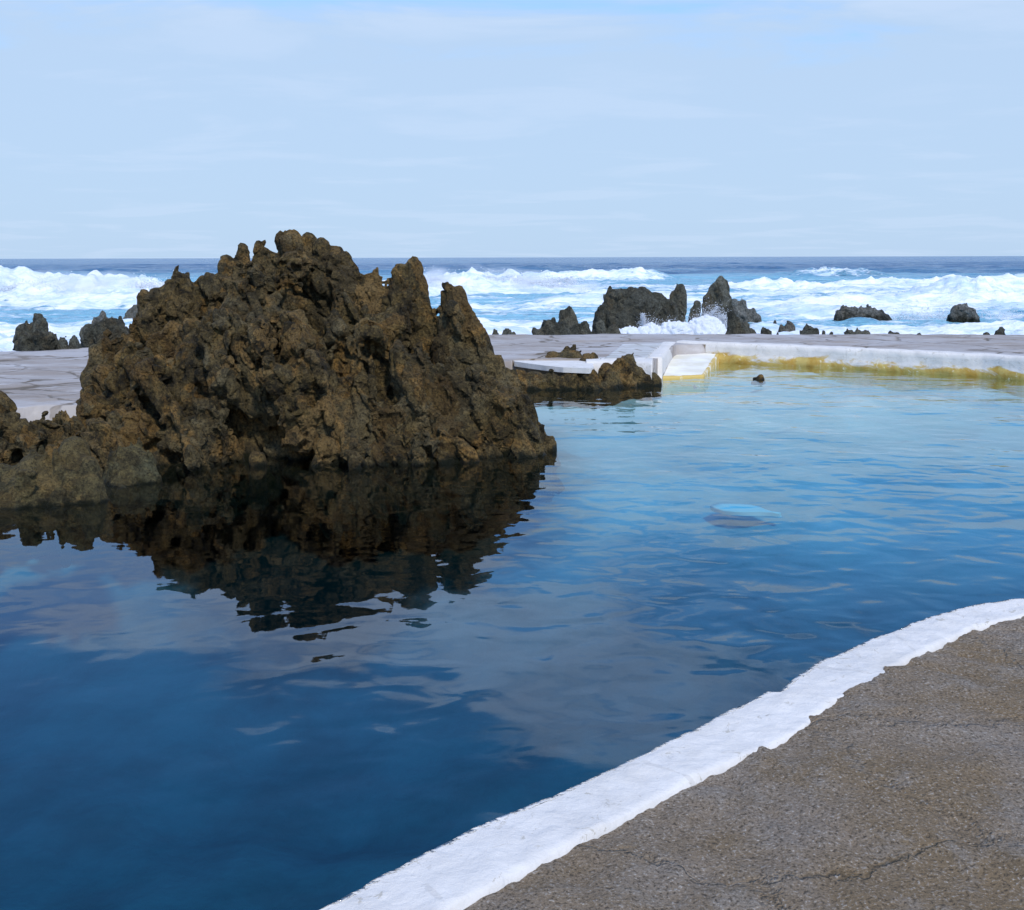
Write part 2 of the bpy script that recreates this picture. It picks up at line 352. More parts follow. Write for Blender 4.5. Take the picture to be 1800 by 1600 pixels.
# ------------------------------------------------------------------ sea
SEA = -1.0
def sea_height(X, Y):
    sh = X.shape; x = X.ravel(); y = Y.ravel(); z0 = np.zeros_like(x)
    P2 = lambda sx, sy, o=0: np.stack([x * sx + o, y * sy + o * 0.7, z0], 1)
    wob = fbm(P2(0.02, 0.012, 3), 3, 11)
    ph = (y + 9 * wob + 0.10 * x) / 27.0
    near = 1 - sst(250, 900, y)
    sw = (1 - np.abs(np.sin(math.pi * ph))) ** 1.6
    grp = 0.55 + 0.45 * fbm(P2(0.011, 0.03, 9), 2, 5)
    h = 0.75 * sw * grp * (0.35 + 0.65 * near) * sst(36, 80, y)
    h = h + 0.42 * fbm(P2(0.07, 0.16, 1), 5, 21) * (0.4 + 0.6 * near)
    foam = 0.98 * (1 - sst(55, 225, y)) + 0.06
    foam = foam + 0.20 * fbm(P2(0.025, 0.045, 5), 3, 31)
    foam = foam + 0.50 * (sw - 0.62) * grp * (1 - sst(180, 520, y))
    aer = (1 - sst(90, 330, y)) * 0.85 + 0.25 * fbm(P2(0.02, 0.03, 8), 3, 41) * (1 - sst(250, 500, y))
    # breakers: pixel column range, distance, crest height
    for (xa, xb, yc, hh, wd, fo) in BREAK:
        yw = yc + 5.0 * fbm(P2(0.05, 0, yc), 3, 51)
        tp = sst(xa - 4, xa + 6, x) * (1 - sst(xb - 6, xb + 4, x))
        d = (y - yw)
        prof = np.where(d < 0, np.exp(-(d / (wd * 0.8)) ** 2), np.exp(-(d / (wd * 1.6)) ** 2))
        lump = 0.68 + 0.35 * fbm(P2(0.07, 0.03, yc + 2), 3, 61) + 0.30 * np.abs(fbm(P2(0.45, 0.3, yc + 5), 4, 65))
        h = h + hh * prof * tp * lump
        front = np.exp(-((d + wd * 0.5) / (wd * 1.4)) ** 2) * tp
        foam = foam + fo * front
        lum2 = np.abs(fbm(np.stack([x * 0.55, y * 0.55, z0 + yc], 1), 4, 71))
        h = h + hh * 0.5 * front * lum2 * fo
    foam = foam + 0.35 * (1 - sst(40, 62, y)) - 0.10
    h = h + 0.26 * np.abs(fbm(np.stack([x * 0.7, y * 0.7, z0], 1), 4, 81)) * np.clip(foam, 0, 1) * near
    return (SEA + h).reshape(sh), np.clip(foam, 0, 1).reshape(sh), np.clip(aer, 0, 1).reshape(sh)
def bx(px, Y): return XZ(px, Y, SEA).x
BREAK = [
    (-60, bx(330, 92), 92, 1.55, 4.0, 0.9), (bx(330, 140), bx(640, 140), 140, 1.3, 4, 0.7),
    (bx(700, 112), bx(1010, 112), 112, 1.5, 4.5, 0.9), (bx(880, 165), bx(1180, 165), 165, 1.2, 5, 0.7),
    (bx(980, 88), bx(1190, 88), 88, 0.8, 4, 0.5), (bx(1270, 120), bx(1500, 120), 120, 1.2, 4, 0.8),
    (bx(1370, 190), bx(1560, 190), 190, 1.3, 5, 0.7), (bx(1460, 135), bx(1760, 135), 135, 1.1, 4, 0.8),
    (bx(1560, 82), bx(1790, 82), 82, 1.4, 3, 0.9), (bx(1350, 75), bx(1560, 75), 75, 0.7, 3, 0.7),
    (bx(1650, 105), bx(1800, 105) + 40, 105, 1.0, 3, 0.6),
    (bx(900, 330), bx(1400, 330), 330, 0.7, 7, 0.35), (bx(200, 420), bx(600, 420), 420, 0.6, 8, 0.3),
]
ys = [27.0]
while ys[-1] < 700: ys.append(ys[-1] + max(0.22, ys[-1] * 0.0052))
while ys[-1] < 14000: ys.append(ys[-1] * 1.03)
ys = np.array(ys); us = np.linspace(-1, 1, 620)
Yg = np.repeat(ys[:, None], len(us), 1)
Xg = us[None, :] * (Yg * 0.62 + 14)
Zg, Fo, Ae = sea_height(Xg, Yg)
far = sst(700, 1500, Yg); Zg = Zg * (1 - far) + SEA * far
me = grid_mesh(Xg, Yg, Zg); attr(me, 'foam', Fo); attr(me, 'aer', Ae)
tag(link('sea', me, M_sea), 'open blue sea with white breaking surf', None, None, 'structure')

# ------------------------------------------------------------------ pool outline (world XY)
ZD, ZN = 0.42, 0.70             # far deck and near deck heights over the water
outer_px = [(560, 1600), (800, 1478), (1000, 1388), (1145, 1323), (1180, 1306), (1215, 1288), (1245, 1268), (1270, 1253), (1305, 1237), (1343, 1220),
            (1350, 1226), (1375, 1207), (1400, 1190), (1430, 1164), (1450, 1154), (1480, 1144), (1510, 1134), (1540, 1121), (1570, 1109), (1600, 1094), (1630, 1085), (1660, 1075), (1700, 1064), (1727, 1060), (1800, 1052)]
inner_px = [(800, 1600), (960, 1515), (1160, 1405), (1325, 1323), (1360, 1309), (1395, 1292), (1420, 1276), (1440, 1260), (1455, 1246), (1470, 1235),
            (1480, 1230), (1500, 1222), (1520, 1214), (1540, 1205), (1556, 1193), (1567, 1176), (1590, 1163), (1612, 1153), (1635, 1141), (1660, 1127), (1680, 1117), (1695, 1109), (1715, 1099), (1727, 1097), (1800, 1078)]
outer = [PZ(x, y, ZN) for x, y in outer_px]; inner = [PZ(x, y, ZN) for x, y in inner_px]
outer = [outer[0] + Vector((-3.5, -3.6, 0))] + outer + [outer[-1] + Vector((3.0, 1.5, 0)), outer[-1] + Vector((9, 4.0, 0))]
inner = [inner[0] + Vector((-3.5, -3.6, 0))] + inner + [inner[-1] + Vector((3.2, 1.3, 0)), inner[-1] + Vector((9.4, 3.5, 0))]

def resample(pts, n, tcum=None):
    P_ = np.array([tuple(p) for p in pts]); d = np.r_[0, np.cumsum(np.linalg.norm(np.diff(P_, axis=0), axis=1))]
    t = np.linspace(0, 1, n) * (len(pts) - 1)             # by index so that both edges stay paired
    return np.stack([np.interp(t, np.arange(len(pts)), P_[:, k]) for k in range(3)], 1)
NS = 900
O_ = resample(outer, NS); I_ = resample(inner, NS)
# kerb: rows run from under water up the face, over the rounded lip, across the top and down into the deck
tt = np.linspace(0, 1, 26)
rows = []
dirn = (I_ - O_); dirn[:, 2] = 0; wid = np.linalg.norm(dirn, axis=1, keepdims=True); dirn = dirn / wid
for zf_, off in ((-2.9, 0.10), (-1.2, 0.06), (-0.4, 0.05), (0.0, 0.04), (0.3, 0.02), (0.5, 0.008), (0.62, 0.002)):
    q = O_ + dirn * off; q[:, 2] = zf_; rows.append(q)
for a_ in (15, 40, 65, 90):
    q = O_ + dirn * (0.035 * (1 - math.cos(R(a_)))); q[:, 2] = ZN - 0.035 + 0.035 * math.sin(R(a_)); rows.append(q)
for t_ in tt[1:]:
    q = O_ * (1 - t_) + I_ * t_; q[:, 2] = ZN; rows.append(q)
rows[-1][:, 2] -= 0.008; rows[-2][:, 2] -= 0.003
q = I_ + dirn * 0.012; q[:, 2] = ZN - 0.03; rows.append(q)
q = I_ + dirn * 0.02; q[:, 2] = ZN - 0.2; rows.append(q)
K = np.stack(rows, 0); nr_ = K.shape[0]; flat = K.reshape(-1, 3)
nz_ = 0.012 * fbm(flat * np.array([2.2, 2.2, 2.2]), 4, 3) + 0.003 * fbm(flat * 14, 3, 4)
flat[:, 2] += nz_ * (flat[:, 2] > 0.3)
hn = 0.010 * fbm(flat * 1.9, 3, 9) + 0.006 * fbm(flat * 12, 3, 2)
rowid = np.repeat(np.arange(nr_), NS)
edge = np.where(rowid < 12, 1.0, np.clip(1 - (rowid - 11) / 6, 0, 1)) + np.where(rowid > nr_ - 6, 0.5, 0)
flat[:, 0] += hn * edge * np.tile(dirn[:, 0], nr_); flat[:, 1] += hn * edge * np.tile(dirn[:, 1], nr_)
# the newer slab at the notch stands a little higher than the rest
px_n = PZ(1345, 1221, ZN)
K2 = flat.reshape(nr_, NS, 3)
ni = int(np.argmin(np.linalg.norm(O_[:, :2] - np.array([px_n.x, px_n.y]), axis=1)))
step = np.ones(NS); step[ni:] = 0
K2[6:-2, :, 2] += (step * 0.014)[None, :]
me = grid_mesh(K2[:, :, 0], K2[:, :, 1], K2[:, :, 2])
kerb = link('pool_kerb', me, M_white)
tag(kerb, 'wide white painted kerb curving along the near edge of the pool at the lower right', 'kerb')

# near deck behind the kerb
rows = []
for t_ in np.linspace(0, 1, 130):
    s_ = t_ ** 1.3
    q = I_ - dirn * 0.03 + dirn * (s_ * 7.0)
    # sweep towards a straight back edge so rows never cross
    bk = np.stack([np.linspace(-1.0, 22, NS), np.linspace(-9.0, -1.0, NS), np.zeros(NS)], 1)
    q = I_ * (1 - s_) + bk * s_ - dirn * 0.03 * (1 - s_)
    q[:, 2] = ZN - 0.004; rows.append(q)
K = np.stack(rows, 0); fl = K.reshape(-1, 3)
cr1, cr2, _ = worley(np.stack([fl[:, 0] * 0.9 + 0.25 * fbm(fl * 2, 3, 6), fl[:, 1] * 0.9 + 0.25 * fbm(fl * 2, 3, 8), np.zeros(len(fl))], 1), 5)
fl[:, 2] += 0.020 * fbm(fl * 1.3, 4, 12) + 0.010 * fbm(fl * 9, 4, 13) + 0.004 * fbm(fl * 30, 2, 14) - 0.012 * np.exp(-(cr2 - cr1) / 0.035)
fl[:, 2] = np.minimum(fl[:, 2], ZN + 0.02)
me = grid_mesh(K[:, :, 0], K[:, :, 1], K[:, :, 2])
tag(link('terrace_near', me, M_near), 'rough brown grey concrete terrace in the foreground', None, None, 'structure')

# ------------------------------------------------------------------ far deck
wl = [PZ(x, y, 0) for x, y in ((1262, 637), (1400, 643), (1560, 652), (1727, 662), (1800, 668))]      # waterline of the far wall
far_edge_px = [(73, 617), (150, 612), (400, 604), (700, 593), (860, 589), (1100, 587), (1400, 588), (1727, 588), (1800, 588)]
fe = [PZ(x, y, ZD) for x, y in far_edge_px]
fe = [Vector((-40, fe[0].y - 6, ZD))] + fe + [Vector((60, fe[-1].y + 1, ZD))]
# inner edge of the deck along the pool, left to right
left_edge = [Vector((-40, 9.5, ZD)), Vector((-9, 12.5, ZD)), PZ(60, 716, ZD), PZ(300, 712, ZD), PZ(620, 690, ZD), PZ(850, 645, ZD), PZ(905, 633, ZD)]
rim_px = [(1000, 633), (1060, 633), (1120, 636), (1144, 638), (1152, 634), (1163, 625), (1176, 614), (1188, 606)]
side = [PZ(x, y, ZD) for x, y in rim_px]
wdir = (wl[3] - wl[0]); wdir.z = 0; wdir.normalize()
wn = Vector((-wdir.y, wdir.x, 0))                      # away from the pool
rim_w = 0.42
outer_r = [Vector((p.x, p.y, ZD)) + wn * rim_w for p in wl]
outer_r.append(outer_r[-1] + wdir * 14)
near_edge = left_edge + side[:-1] + [PZ(1188, 606.5, ZD)] + outer_r[0:]
# the deck sheet: rows between near edge and far edge
NE = np.array([tuple(p) for p in near_edge]); FE = np.array([tuple(p) for p in fe])
nx = 700
def by_len(P_, n):
    d = np.r_[0, np.cumsum(np.linalg.norm(np.diff(P_, axis=0), axis=1))]
    return np.stack([np.interp(np.linspace(0, d[-1], n), d, P_[:, k]) for k in range(3)], 1)
def by_x(P_, xs): return np.interp(xs, P_[:, 0], P_[:, 1])
xs = np.linspace(-40, 24, nx)
ne_y = np.interp(xs, np.maximum.accumulate(NE[:, 0] + np.arange(len(NE)) * 1e-4), NE[:, 1])
fe_y = np.interp(xs, FE[:, 0], FE[:, 1]) + 0.10 * fbm(np.stack([xs * 1.2, xs * 0, xs * 0], 1), 4, 77)
rows = []
for t_ in np.linspace(0, 1, 60):
    rows.append(np.stack([xs, ne_y * (1 - t_) + fe_y * t_, np.full(nx, ZD)], 1))
K = np.stack(rows, 0); fl = K.reshape(-1, 3)
fl[:, 2] += 0.018 * fbm(fl * 0.6, 3, 91) + 0.008 * fbm(fl * 3, 3, 92)
top0 = K[0].copy(); top1 = K[-1].copy()
below = [np.stack([top0[:, 0], top0[:, 1], np.full(nx, z_)], 1) for z_ in (-3.2, -1.0, 0.1)]
behind = [np.stack([top1[:, 0], top1[:, 1] + o_, np.full(nx, z_)], 1) for z_, o_ in ((0.32, 0.05), (-1.2, 0.25), (-3.2, 0.5))]
K = np.concatenate([np.stack(below), K, np.stack(behind)], 0)
me = grid_mesh(K[:, :, 0], K[:, :, 1], K[:, :, 2])
tag(link('terrace_far', me, M_far), 'grey cracked stone terrace between pool and sea', None, None, 'structure')

def strip(name, A, B, prof, mat, nseg=220, amp=0.012, seed=0):
    """A: pool-side line, B: outer line (lists of points); prof: list of (t across, z)"""
    a_ = by_len(np.array([tuple(p) for p in A]), nseg); b_ = by_len(np.array([tuple(p) for p in B]), nseg)
    rows = []
    for t_, z_ in prof:
        q = a_ * (1 - t_) + b_ * t_; q[:, 2] = z_; rows.append(q)
    K = np.stack(rows); fl = K.reshape(-1, 3)
    fl[:, 2] += amp * fbm(fl * 2.5, 4, seed); fl[:, 1] += 2 * amp * fbm(fl * 2.1 + 5, 4, seed + 3); fl[:, 0] += amp * fbm(fl * 2.1 + 9, 4, seed + 5)
    c0 = K[:, :1].copy(); c0[:, :, 2] = -2.0; c1 = K[:, -1:].copy(); c1[:, :, 2] = -2.0
    K = np.concatenate([c0, K, c1], 1)
    return link(name, grid_mesh(K[:, :, 0], K[:, :, 1], K[:, :, 2]), mat)
wlx = [Vector((p.x, p.y, 0)) for p in wl]
wl_in = [wlx[0] - wdir * 1.15] + wlx + [wlx[-1] + wdir * 14]
wl_out = [p + wn * (rim_w + 0.06) for p in wl_in]
pw = strip('pool_wall', wl_in, wl_out, [(0.05, -2.5), (0.04, -0.3), (0.05, -0.05), (0, 0.02), (-0.02, 0.10), (0.02, 0.16), (0.05, 0.22), (0.03, 0.34), (0.05, 0.42), (0.12, 0.455), (0.35, 0.465), (0.7, 0.465), (0.93, 0.455), (1.0, 0.42), (1.0, 0.2)], M_wall, 500, 0.014, 3)
tag(pw, 'long white painted pool wall with ochre stained waterline at the far right side', 'pool wall')

# side wall beside the ramp
rb = wl_in[0]                                           # back left corner of the ramp
rbr = wlx[0]                                            # back right corner
rf_l = PZ(1165, 666, 0); rf_r = PZ(1236, 663, 0)
s_in = [Vector((rb.x, rb.y, 0)) + wn * 0.1, (rb + rf_l) / 2, rf_l]
s_out = [p + Vector((-0.36, 0.05, 0)) for p in s_in]
sw = strip('ramp_side_wall', s_in, s_out, [(0.05, -2.0), (0.03, 0.0), (0.0, 0.16), (0.03, 0.38), (0.1, 0.44), (0.4, 0.452), (0.8, 0.452), (1.0, 0.43), (1.0, 0.1)], M_white, 160, 0.012, 13)
tag(sw, 'short white side wall running from the terrace down to the ramp and the low dark rock', 'wall')
# ramp
A = [rb, rf_l]; B = [rbr, rf_r]
a_ = by_len(np.array([tuple(p) for p in A]), 80); b_ = by_len(np.array([tuple(p) for p in B]), 80)
rows = []
tz = np.linspace(0, 1, 80)
zr = 0.20 - 0.155 * tz
for t_ in np.linspace(0, 1, 30):
    q = a_ * (1 - t_) + b_ * t_; q[:, 2] = zr; rows.append(q)
q = b_.copy(); q[:, 2] = zr - 0.03; q[:, 0] += 0.02; rows.append(q)
q = b_.copy(); q[:, 2] = -2.0; q[:, 0] += 0.05; rows.append(q)
K = np.stack(rows)
# front lip
K = np.concatenate([K, K[:, -1:, :] + np.array([0, -0.02, -0.03]), K[:, -1:, :] + np.array([0, -0.05, -1.6])], 1)
fl = K.reshape(-1, 3); fl[:, 2] += 0.008 * fbm(fl * 2, 4, 5)
M_ramp = None
M = MT('ramp_paint'); p = M.co()
c = M.mix(M.mr(M.noise(p, 1.5, 6, 0.6, 0.5), 0.35, 0.65), (0.78, 0.76, 0.70), (0.66, 0.62, 0.50))
ag = M.attr('edge'); wob = M.math('ADD', ag, M.mr(M.noise(p, 3, 6, 0.7), 0.3, 0.7, -0.5, 0.5))
c = M.mix(M.mr(wob, 0.45, 0.95), c, (0.50, 0.36, 0.10))
c = M.mix(M.mr(M.noise(M.co(loc=(4, 4, 0)), 2.6, 5, 0.6), 0.70, 0.74), c, (0.30, 0.12, 0.05))
M_ramp = M.fin(M.pr(c, 0.6, M.bump(M.noise(p, 8, 5), 0.4, 0.03), 0.35))
me = grid_mesh(K[:, :, 0], K[:, :, 1], K[:, :, 2])
ed = np.zeros(K.shape[:2]); ed[28:, :] = 1; ed[:, 79:] = 1; ed[29, :] = 1; ed[:, 77:] = np.maximum(ed[:, 77:], 0.8)
attr(me, 'edge', ed)
tag(link('pool_ramp', me, M_ramp), 'cream white ramp sloping into the pool in the corner of the far wall', 'ramp')

cs = [PZ(1092, 604, ZD + 0.05), PZ(1168, 603, ZD + 0.05), PZ(1136, 630, ZD + 0.05), PZ(1058, 631, ZD + 0.05)]
rows = [[cs[0].lerp(cs[1], u).lerp(cs[3].lerp(cs[2], u), v_) for u in np.linspace(0, 1, 24)] for v_ in np.linspace(0, 1, 40)]
K = np.array([[tuple(q) for q in r_] for r_ in rows]); K[0, :, 2] -= 0.08; K[-1, :, 2] -= 0.08; K[:, 0, 2] -= 0.08; K[:, -1, 2] -= 0.08
M = MT('paving_slabs'); p = M.co(rot=(0, 0, R(-14)))
bk = M.n('ShaderNodeTexBrick'); M.set(bk.inputs['Vector'], p); bk.inputs['Scale'].default_value = 1.0; bk.inputs['Color1'].default_value = (0.50, 0.50, 0.48, 1); bk.inputs['Color2'].default_value = (0.40, 0.40, 0.38, 1)
bk.inputs['Mortar'].default_value = (0.24, 0.21, 0.17, 1); bk.inputs['Mortar Size'].default_value = 0.035; bk.inputs['Brick Width'].default_value = 1.1; bk.inputs['Row Height'].default_value = 0.5
c = M.mix(M.mr(M.noise(p, 3, 6, 0.7), 0.45, 0.7, 0, 0.6), bk.outputs['Color'], (0.58, 0.58, 0.60))
M_pave = M.fin(M.pr(c, 0.7))
tag(link('paving', grid_mesh(K[:, :, 0], K[:, :, 1], K[:, :, 2]), M_pave), 'pale slab paving beside the ramp', None, None, 'structure')

# white painted ledge left of the ramp with a curved front edge
led = [(904, 644), (930, 648), (960, 652), (990, 655), (1015, 656), (1035, 657), (1044, 655), (1042, 648), (1030, 643), (1000, 637), (960, 633), (904, 631)]
zl = 0.31
me = bpy.data.meshes.new('ledge'); bm = bmesh.new()
base = [PZ(x, y, zl) for x, y in led]
sm = []
for i in range(len(base)):
    p0, p1 = base[i], base[(i + 1) % len(base)]
    for k in range(4): sm.append(p0.lerp(p1, k / 4))
vs = [bm.verts.new(p) for p in sm]; ftop = bm.faces.new(vs)
ext = bmesh.ops.extrude_face_region(bm, geom=[ftop])
for g in ext['geom']:
    if isinstance(g, bmesh.types.BMVert): g.co.z += 0.10
bmesh.ops.bevel(bm, geom=[e for e in bm.edges if all(v.co.z > zl + 0.1 for v in e.verts)], offset=0.04, segments=3, affect='EDGES')
bmesh.ops.recalc_face_normals(bm, faces=bm.faces)
bm.to_mesh(me); bm.free()
o = link('pool_ledge', me, M_white, smooth=False)
tag(o, 'white painted ledge with a curved front lying on the low dark rock', 'ledge')
# white rim strip behind the low rock
st = strip('pool_kerb', [PZ(1030, 638, ZD), PZ(1100, 638, ZD), PZ(1146, 641, ZD)], [PZ(1030, 631, ZD), PZ(1100, 630, ZD), PZ(1148, 630, ZD)],
           [(0, 0.1), (0, 0.41), (0.05, 0.447), (0.5, 0.452), (0.95, 0.447), (1, 0.41)], M_white, 60, 0.008, 21)
tag(st, 'narrow white painted rim behind the low dark rock left of the ramp', 'rim')

# ------------------------------------------------------------------ pool floor and water
gx = np.linspace(-22, 24, 230); gy = np.linspace(-8, 31, 200)
Xf, Yf = np.meshgrid(gx, gy)
ff = np.stack([Xf.ravel(), Yf.ravel(), 0 * Xf.ravel()], 1)
dep = 0.34 + 0.5 * sst(22, 15, Yf) + 1.7 * sst(16.5, 9, Yf)
dep = dep + (0.16 * fbm(ff * 0.5, 4, 3) + 0.06 * fbm(ff * 1.7, 3, 4)).reshape(Xf.shape)
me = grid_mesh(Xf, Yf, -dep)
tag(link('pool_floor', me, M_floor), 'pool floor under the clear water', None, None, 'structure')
# submerged pale stone
bm = bmesh.new()
x0, x1, y0, y1 = -21.5, 23.5, -7.5, 26.0
v = []
def in_pool_y(x): return min(float(np.interp(x, xs, ne_y)) + 0.35, 30.5)
top = [(x_, in_pool_y(x_)) for x_ in np.linspace(x1, x0, 60)]
pts = [(x0, y0), (x1, y0)] + top
vt = [bm.verts.new((a_, b_, 0.0)) for a_, b_ in pts]; vb = [bm.verts.new((a_, b_, -3.6)) for a_, b_ in pts]
bm.faces.new(vt); bm.faces.new(list(reversed(vb)))
for i in range(len(pts)):
    j = (i + 1) % len(pts); bm.faces.new((vt[j], vt[i], vb[i], vb[j]))
bmesh.ops.recalc_face_normals(bm, faces=bm.faces)
me = bpy.data.meshes.new('pool_water'); bm.to_mesh(me); bm.free()
tag(link('pool_water', me, M_pool, smooth=False), 'still dark blue pool water', None, None, 'structure')

# ------------------------------------------------------------------ rocks
def cone_bm(bm, a, b, ra, rb_, ay=1.0, seg=20):
    """round cone from tip centre a (radius ra) to base centre b (radius rb_); ay stretches it in depth"""
    ax = (a - b); Ln = ax.length; ax.normalize()
    u = Vector((1, 0, 0)); u = (u - ax * u.dot(ax)).normalized(); v_ = ax.cross(u).normalized()
    rings = []
    prof = [(-1, rb_)]
    for k in range(9): prof.append((k / 8, rb_ + (ra - rb_) * k / 8))
    vs = []
    for t, r in prof[1:]:
        c = b + ax * (Ln * t)
        vs.append([bm.verts.new(c + (u * math.cos(q) + v_ * math.sin(q) * ay) * r) for q in [2 * math.pi * i / seg for i in range(seg)]])
    for an in (25, 50, 72):
        c = a + ax * (ra * math.sin(R(an))); r = ra * math.cos(R(an))
        vs.append([bm.verts.new(c + (u * math.cos(q) + v_ * math.sin(q) * ay) * r) for q in [2 * math.pi * i / seg for i in range(seg)]])
    tip = bm.verts.new(a + ax * ra); bot = bm.verts.new(b - ax * rb_ * 0.4)
    for i in range(len(vs) - 1):
        for k in range(seg):
            bm.faces.new((vs[i][k], vs[i][(k + 1) % seg], vs[i + 1][(k + 1) % seg], vs[i + 1][k]))
    for k in range(seg):
        bm.faces.new((vs[-1][k], vs[-1][(k + 1) % seg], tip)); bm.faces.new((vs[0][(k + 1) % seg], vs[0][k], bot))

def remesh(me, vox):
    o = bpy.data.objects.new('tmp', me); C.objects.link(o)
    md = o.modifiers.new('r', 'REMESH'); md.mode = 'VOXEL'; md.voxel_size = vox
    dg = bpy.context.evaluated_depsgraph_get(); ev = o.evaluated_get(dg)
    m2 = bpy.data.meshes.new_from_object(ev); bpy.data.objects.remove(o); bpy.data.meshes.remove(me)
    return m2
def decimate(me, ratio):
    o = bpy.data.objects.new('tmp', me); C.objects.link(o)
    md = o.modifiers.new('d', 'DECIMATE'); md.ratio = ratio
    dg = bpy.context.evaluated_depsgraph_get(); ev = o.evaluated_get(dg)
    m2 = bpy.data.meshes.new_from_object(ev); bpy.data.objects.remove(o); bpy.data.meshes.remove(me)
    m2.polygons.foreach_set('use_smooth', [False] * len(m2.polygons))
    return m2
def get(me):
    n = len(me.vertices); co = np.empty(n * 3, np.float32); me.vertices.foreach_get('co', co)
    no = np.empty(n * 3, np.float32); me.vertex_normals.foreach_get('vector', no)
    return co.reshape(-1, 3).astype(float), no.reshape(-1, 3).astype(float)
def put(me, co): me.vertices.foreach_set('co', co.astype(np.float32).ravel()); me.update()

def chunk(co, no, size, amp, seed, stretch=(1, 1, 0.60), warp=0.30, crack=0.45, shear=0.30, loc=None, tilt=1.15):
    """break the surface into tilted, slightly offset blocks with cracks between them"""
    q = co.copy(); q[:, 0] += shear * q[:, 2]; q = q / size * np.array(stretch)
    wv = np.stack([fbm(q * 0.9, 3, seed + 7), fbm(q * 0.9 + 31, 3, seed + 8), fbm(q * 0.9 + 57, 3, seed + 9)], 1)
    f1, f2, idv = worley(q + warp * wv, seed)
    cl = worley.cell; g = np.stack([hsh(cl[:, 0], cl[:, 1], cl[:, 2], seed + k) - 0.5 for k in (21, 22, 23)], 1)
    g /= np.linalg.norm(g, axis=1, keepdims=True) + 1e-6
    e = f2 - f1
    d = (worley.vec * g).sum(1) * tilt + (idv - 0.5) * 0.8 + (0.5 - f1) * 0.35 + 0.12
    d = d * sst(-0.02, 0.14, e) - crack * np.exp(-e / 0.05)
    a = amp if loc is None else amp * loc
    return co + no * (d * a)[:, None]

def local_radius(co, cones):
    best = np.full(len(co), 1e9); rad = np.full(len(co), 0.5)
    for cn in cones:
        a = np.array(cn[0]); b = np.array(cn[1]); ra, rb_ = cn[2], cn[3]
        ab = b - a; t = np.clip(((co - a) @ ab) / (ab @ ab), 0, 1)
        d = np.linalg.norm(co - a - t[:, None] * ab, axis=1); r = ra + (rb_ - ra) * t
        q = d - r; m = q < best
        best = np.where(m, q, best); rad = np.where(m, r, rad)
    return rad

def slabs(me, cones, n, smin, smax, seed, lean0, power=2.0, elong=2.0):
    """angular broken blocks, steeply bedded, half embedded in the surface"""
    rng = np.random.default_rng(seed); co, no = get(me); lr = local_radius(co, cones)
    bm = bmesh.new(); bm.from_mesh(me)
    ok = np.nonzero(co[:, 2] > co[:, 2].min() + 0.3 * (0.5 if co[:, 2].min() > -0.9 else 1))[0]
    for k in rng.choice(ok, n):
        sz = smin + (smax - smin) * rng.random() ** power
        sz = min(sz, max(lr[k] * 0.75, smin * 0.5))
        if lr[k] < smin * 0.8 and (smin > 0.2 or rng.random() < 0.8): continue
        c = co[k] - no[k] * sz * 0.04
        ax = Vector((-(co[k][0] - lean0) * 0.30 + rng.normal() * 0.22, 0.20 + rng.normal() * 0.25, 1.0)).normalized()
        nn = Vector(no[k]); u = nn - ax * nn.dot(ax)
        if u.length < 0.2: u = Vector((rng.normal(), rng.normal(), 0)); u -= ax * u.dot(ax)
        u.normalize(); u.rotate(Matrix.Rotation(rng.normal() * 0.35, 3, ax)); v_ = ax.cross(u)
        el = elong * (0.6 + 0.8 * rng.random()); th = 0.45 + 0.3 * rng.random(); wd = 0.6 + 0.5 * rng.random()
        vs = []
        for _ in range(13):
            q = rng.normal(size=3); q /= np.linalg.norm(q); q = np.sign(q) * np.abs(q) ** 0.75
            vs.append(bm.verts.new(Vector(c) + (u * (q[0] * th) + v_ * (q[1] * wd) + ax * (q[2] * el)) * (sz * 0.5)))
        r = bmesh.ops.convex_hull(bm, input=vs, use_existing_faces=False)
        bad = [g for g in r['geom_interior'] if isinstance(g, bmesh.types.BMVert)]
        if bad: bmesh.ops.delete(bm, geom=bad, context='VERTS')
    m2 = bpy.data.meshes.new('c'); bm.to_mesh(m2); bm.free(); bpy.data.meshes.remove(me)
    return m2

def make_rock(name, label, cones, mat, vox=(0.07, 0.027), steps=(), cat='rock', group=None, seed=0, rfac=0.6, fine=1.0, slab=None, lean0=0.0, facet=0.35):
    bm = bmesh.new()
    for cn in cones: cone_bm(bm, *cn)
    me = bpy.data.meshes.new('c'); bm.to_mesh(me); bm.free()
    me = remesh(me, vox[0])
    for (size, amp, kw) in steps:
        if size < 0:
            for a_ in (slab or []): me = slabs(me, cones, a_[0], a_[1], a_[2], seed + a_[0], lean0)
            me = remesh(me, vox[1]); continue
        co, no = get(me)
        put(me, chunk(co, no, size, amp, seed + int(size * 1000), loc=np.clip(local_radius(co, cones) / (size * rfac), 0.15 if vox[1] < 0.03 else 0.4, 1), **kw))
    co, no = get(me); lr = np.clip(local_radius(co, cones) / 0.30, 0.35, 1)
    k = vox[1] / 0.027
    d = 0.014 * k * fine * fbm(co / (0.16 * k), 4, seed + 5, 0.6)
    rg = 1 - np.abs(fbm(co / (0.30 * k), 4, seed + 15, 0.55))
    patch = sst(-0.3, 0.4, fbm(co / 1.1, 3, seed + 25))          # some faces knobbly clinker, some smooth
    d = d + 0.045 * k * fine * (rg - 0.62) * (0.25 + 0.75 * patch)
    put(me, co + no * (d * lr)[:, None])
    if facet:
        me = decimate(me, facet)
    o = link(name, me, mat, smooth=not facet)
    tag(o, label, cat, group)
    return o

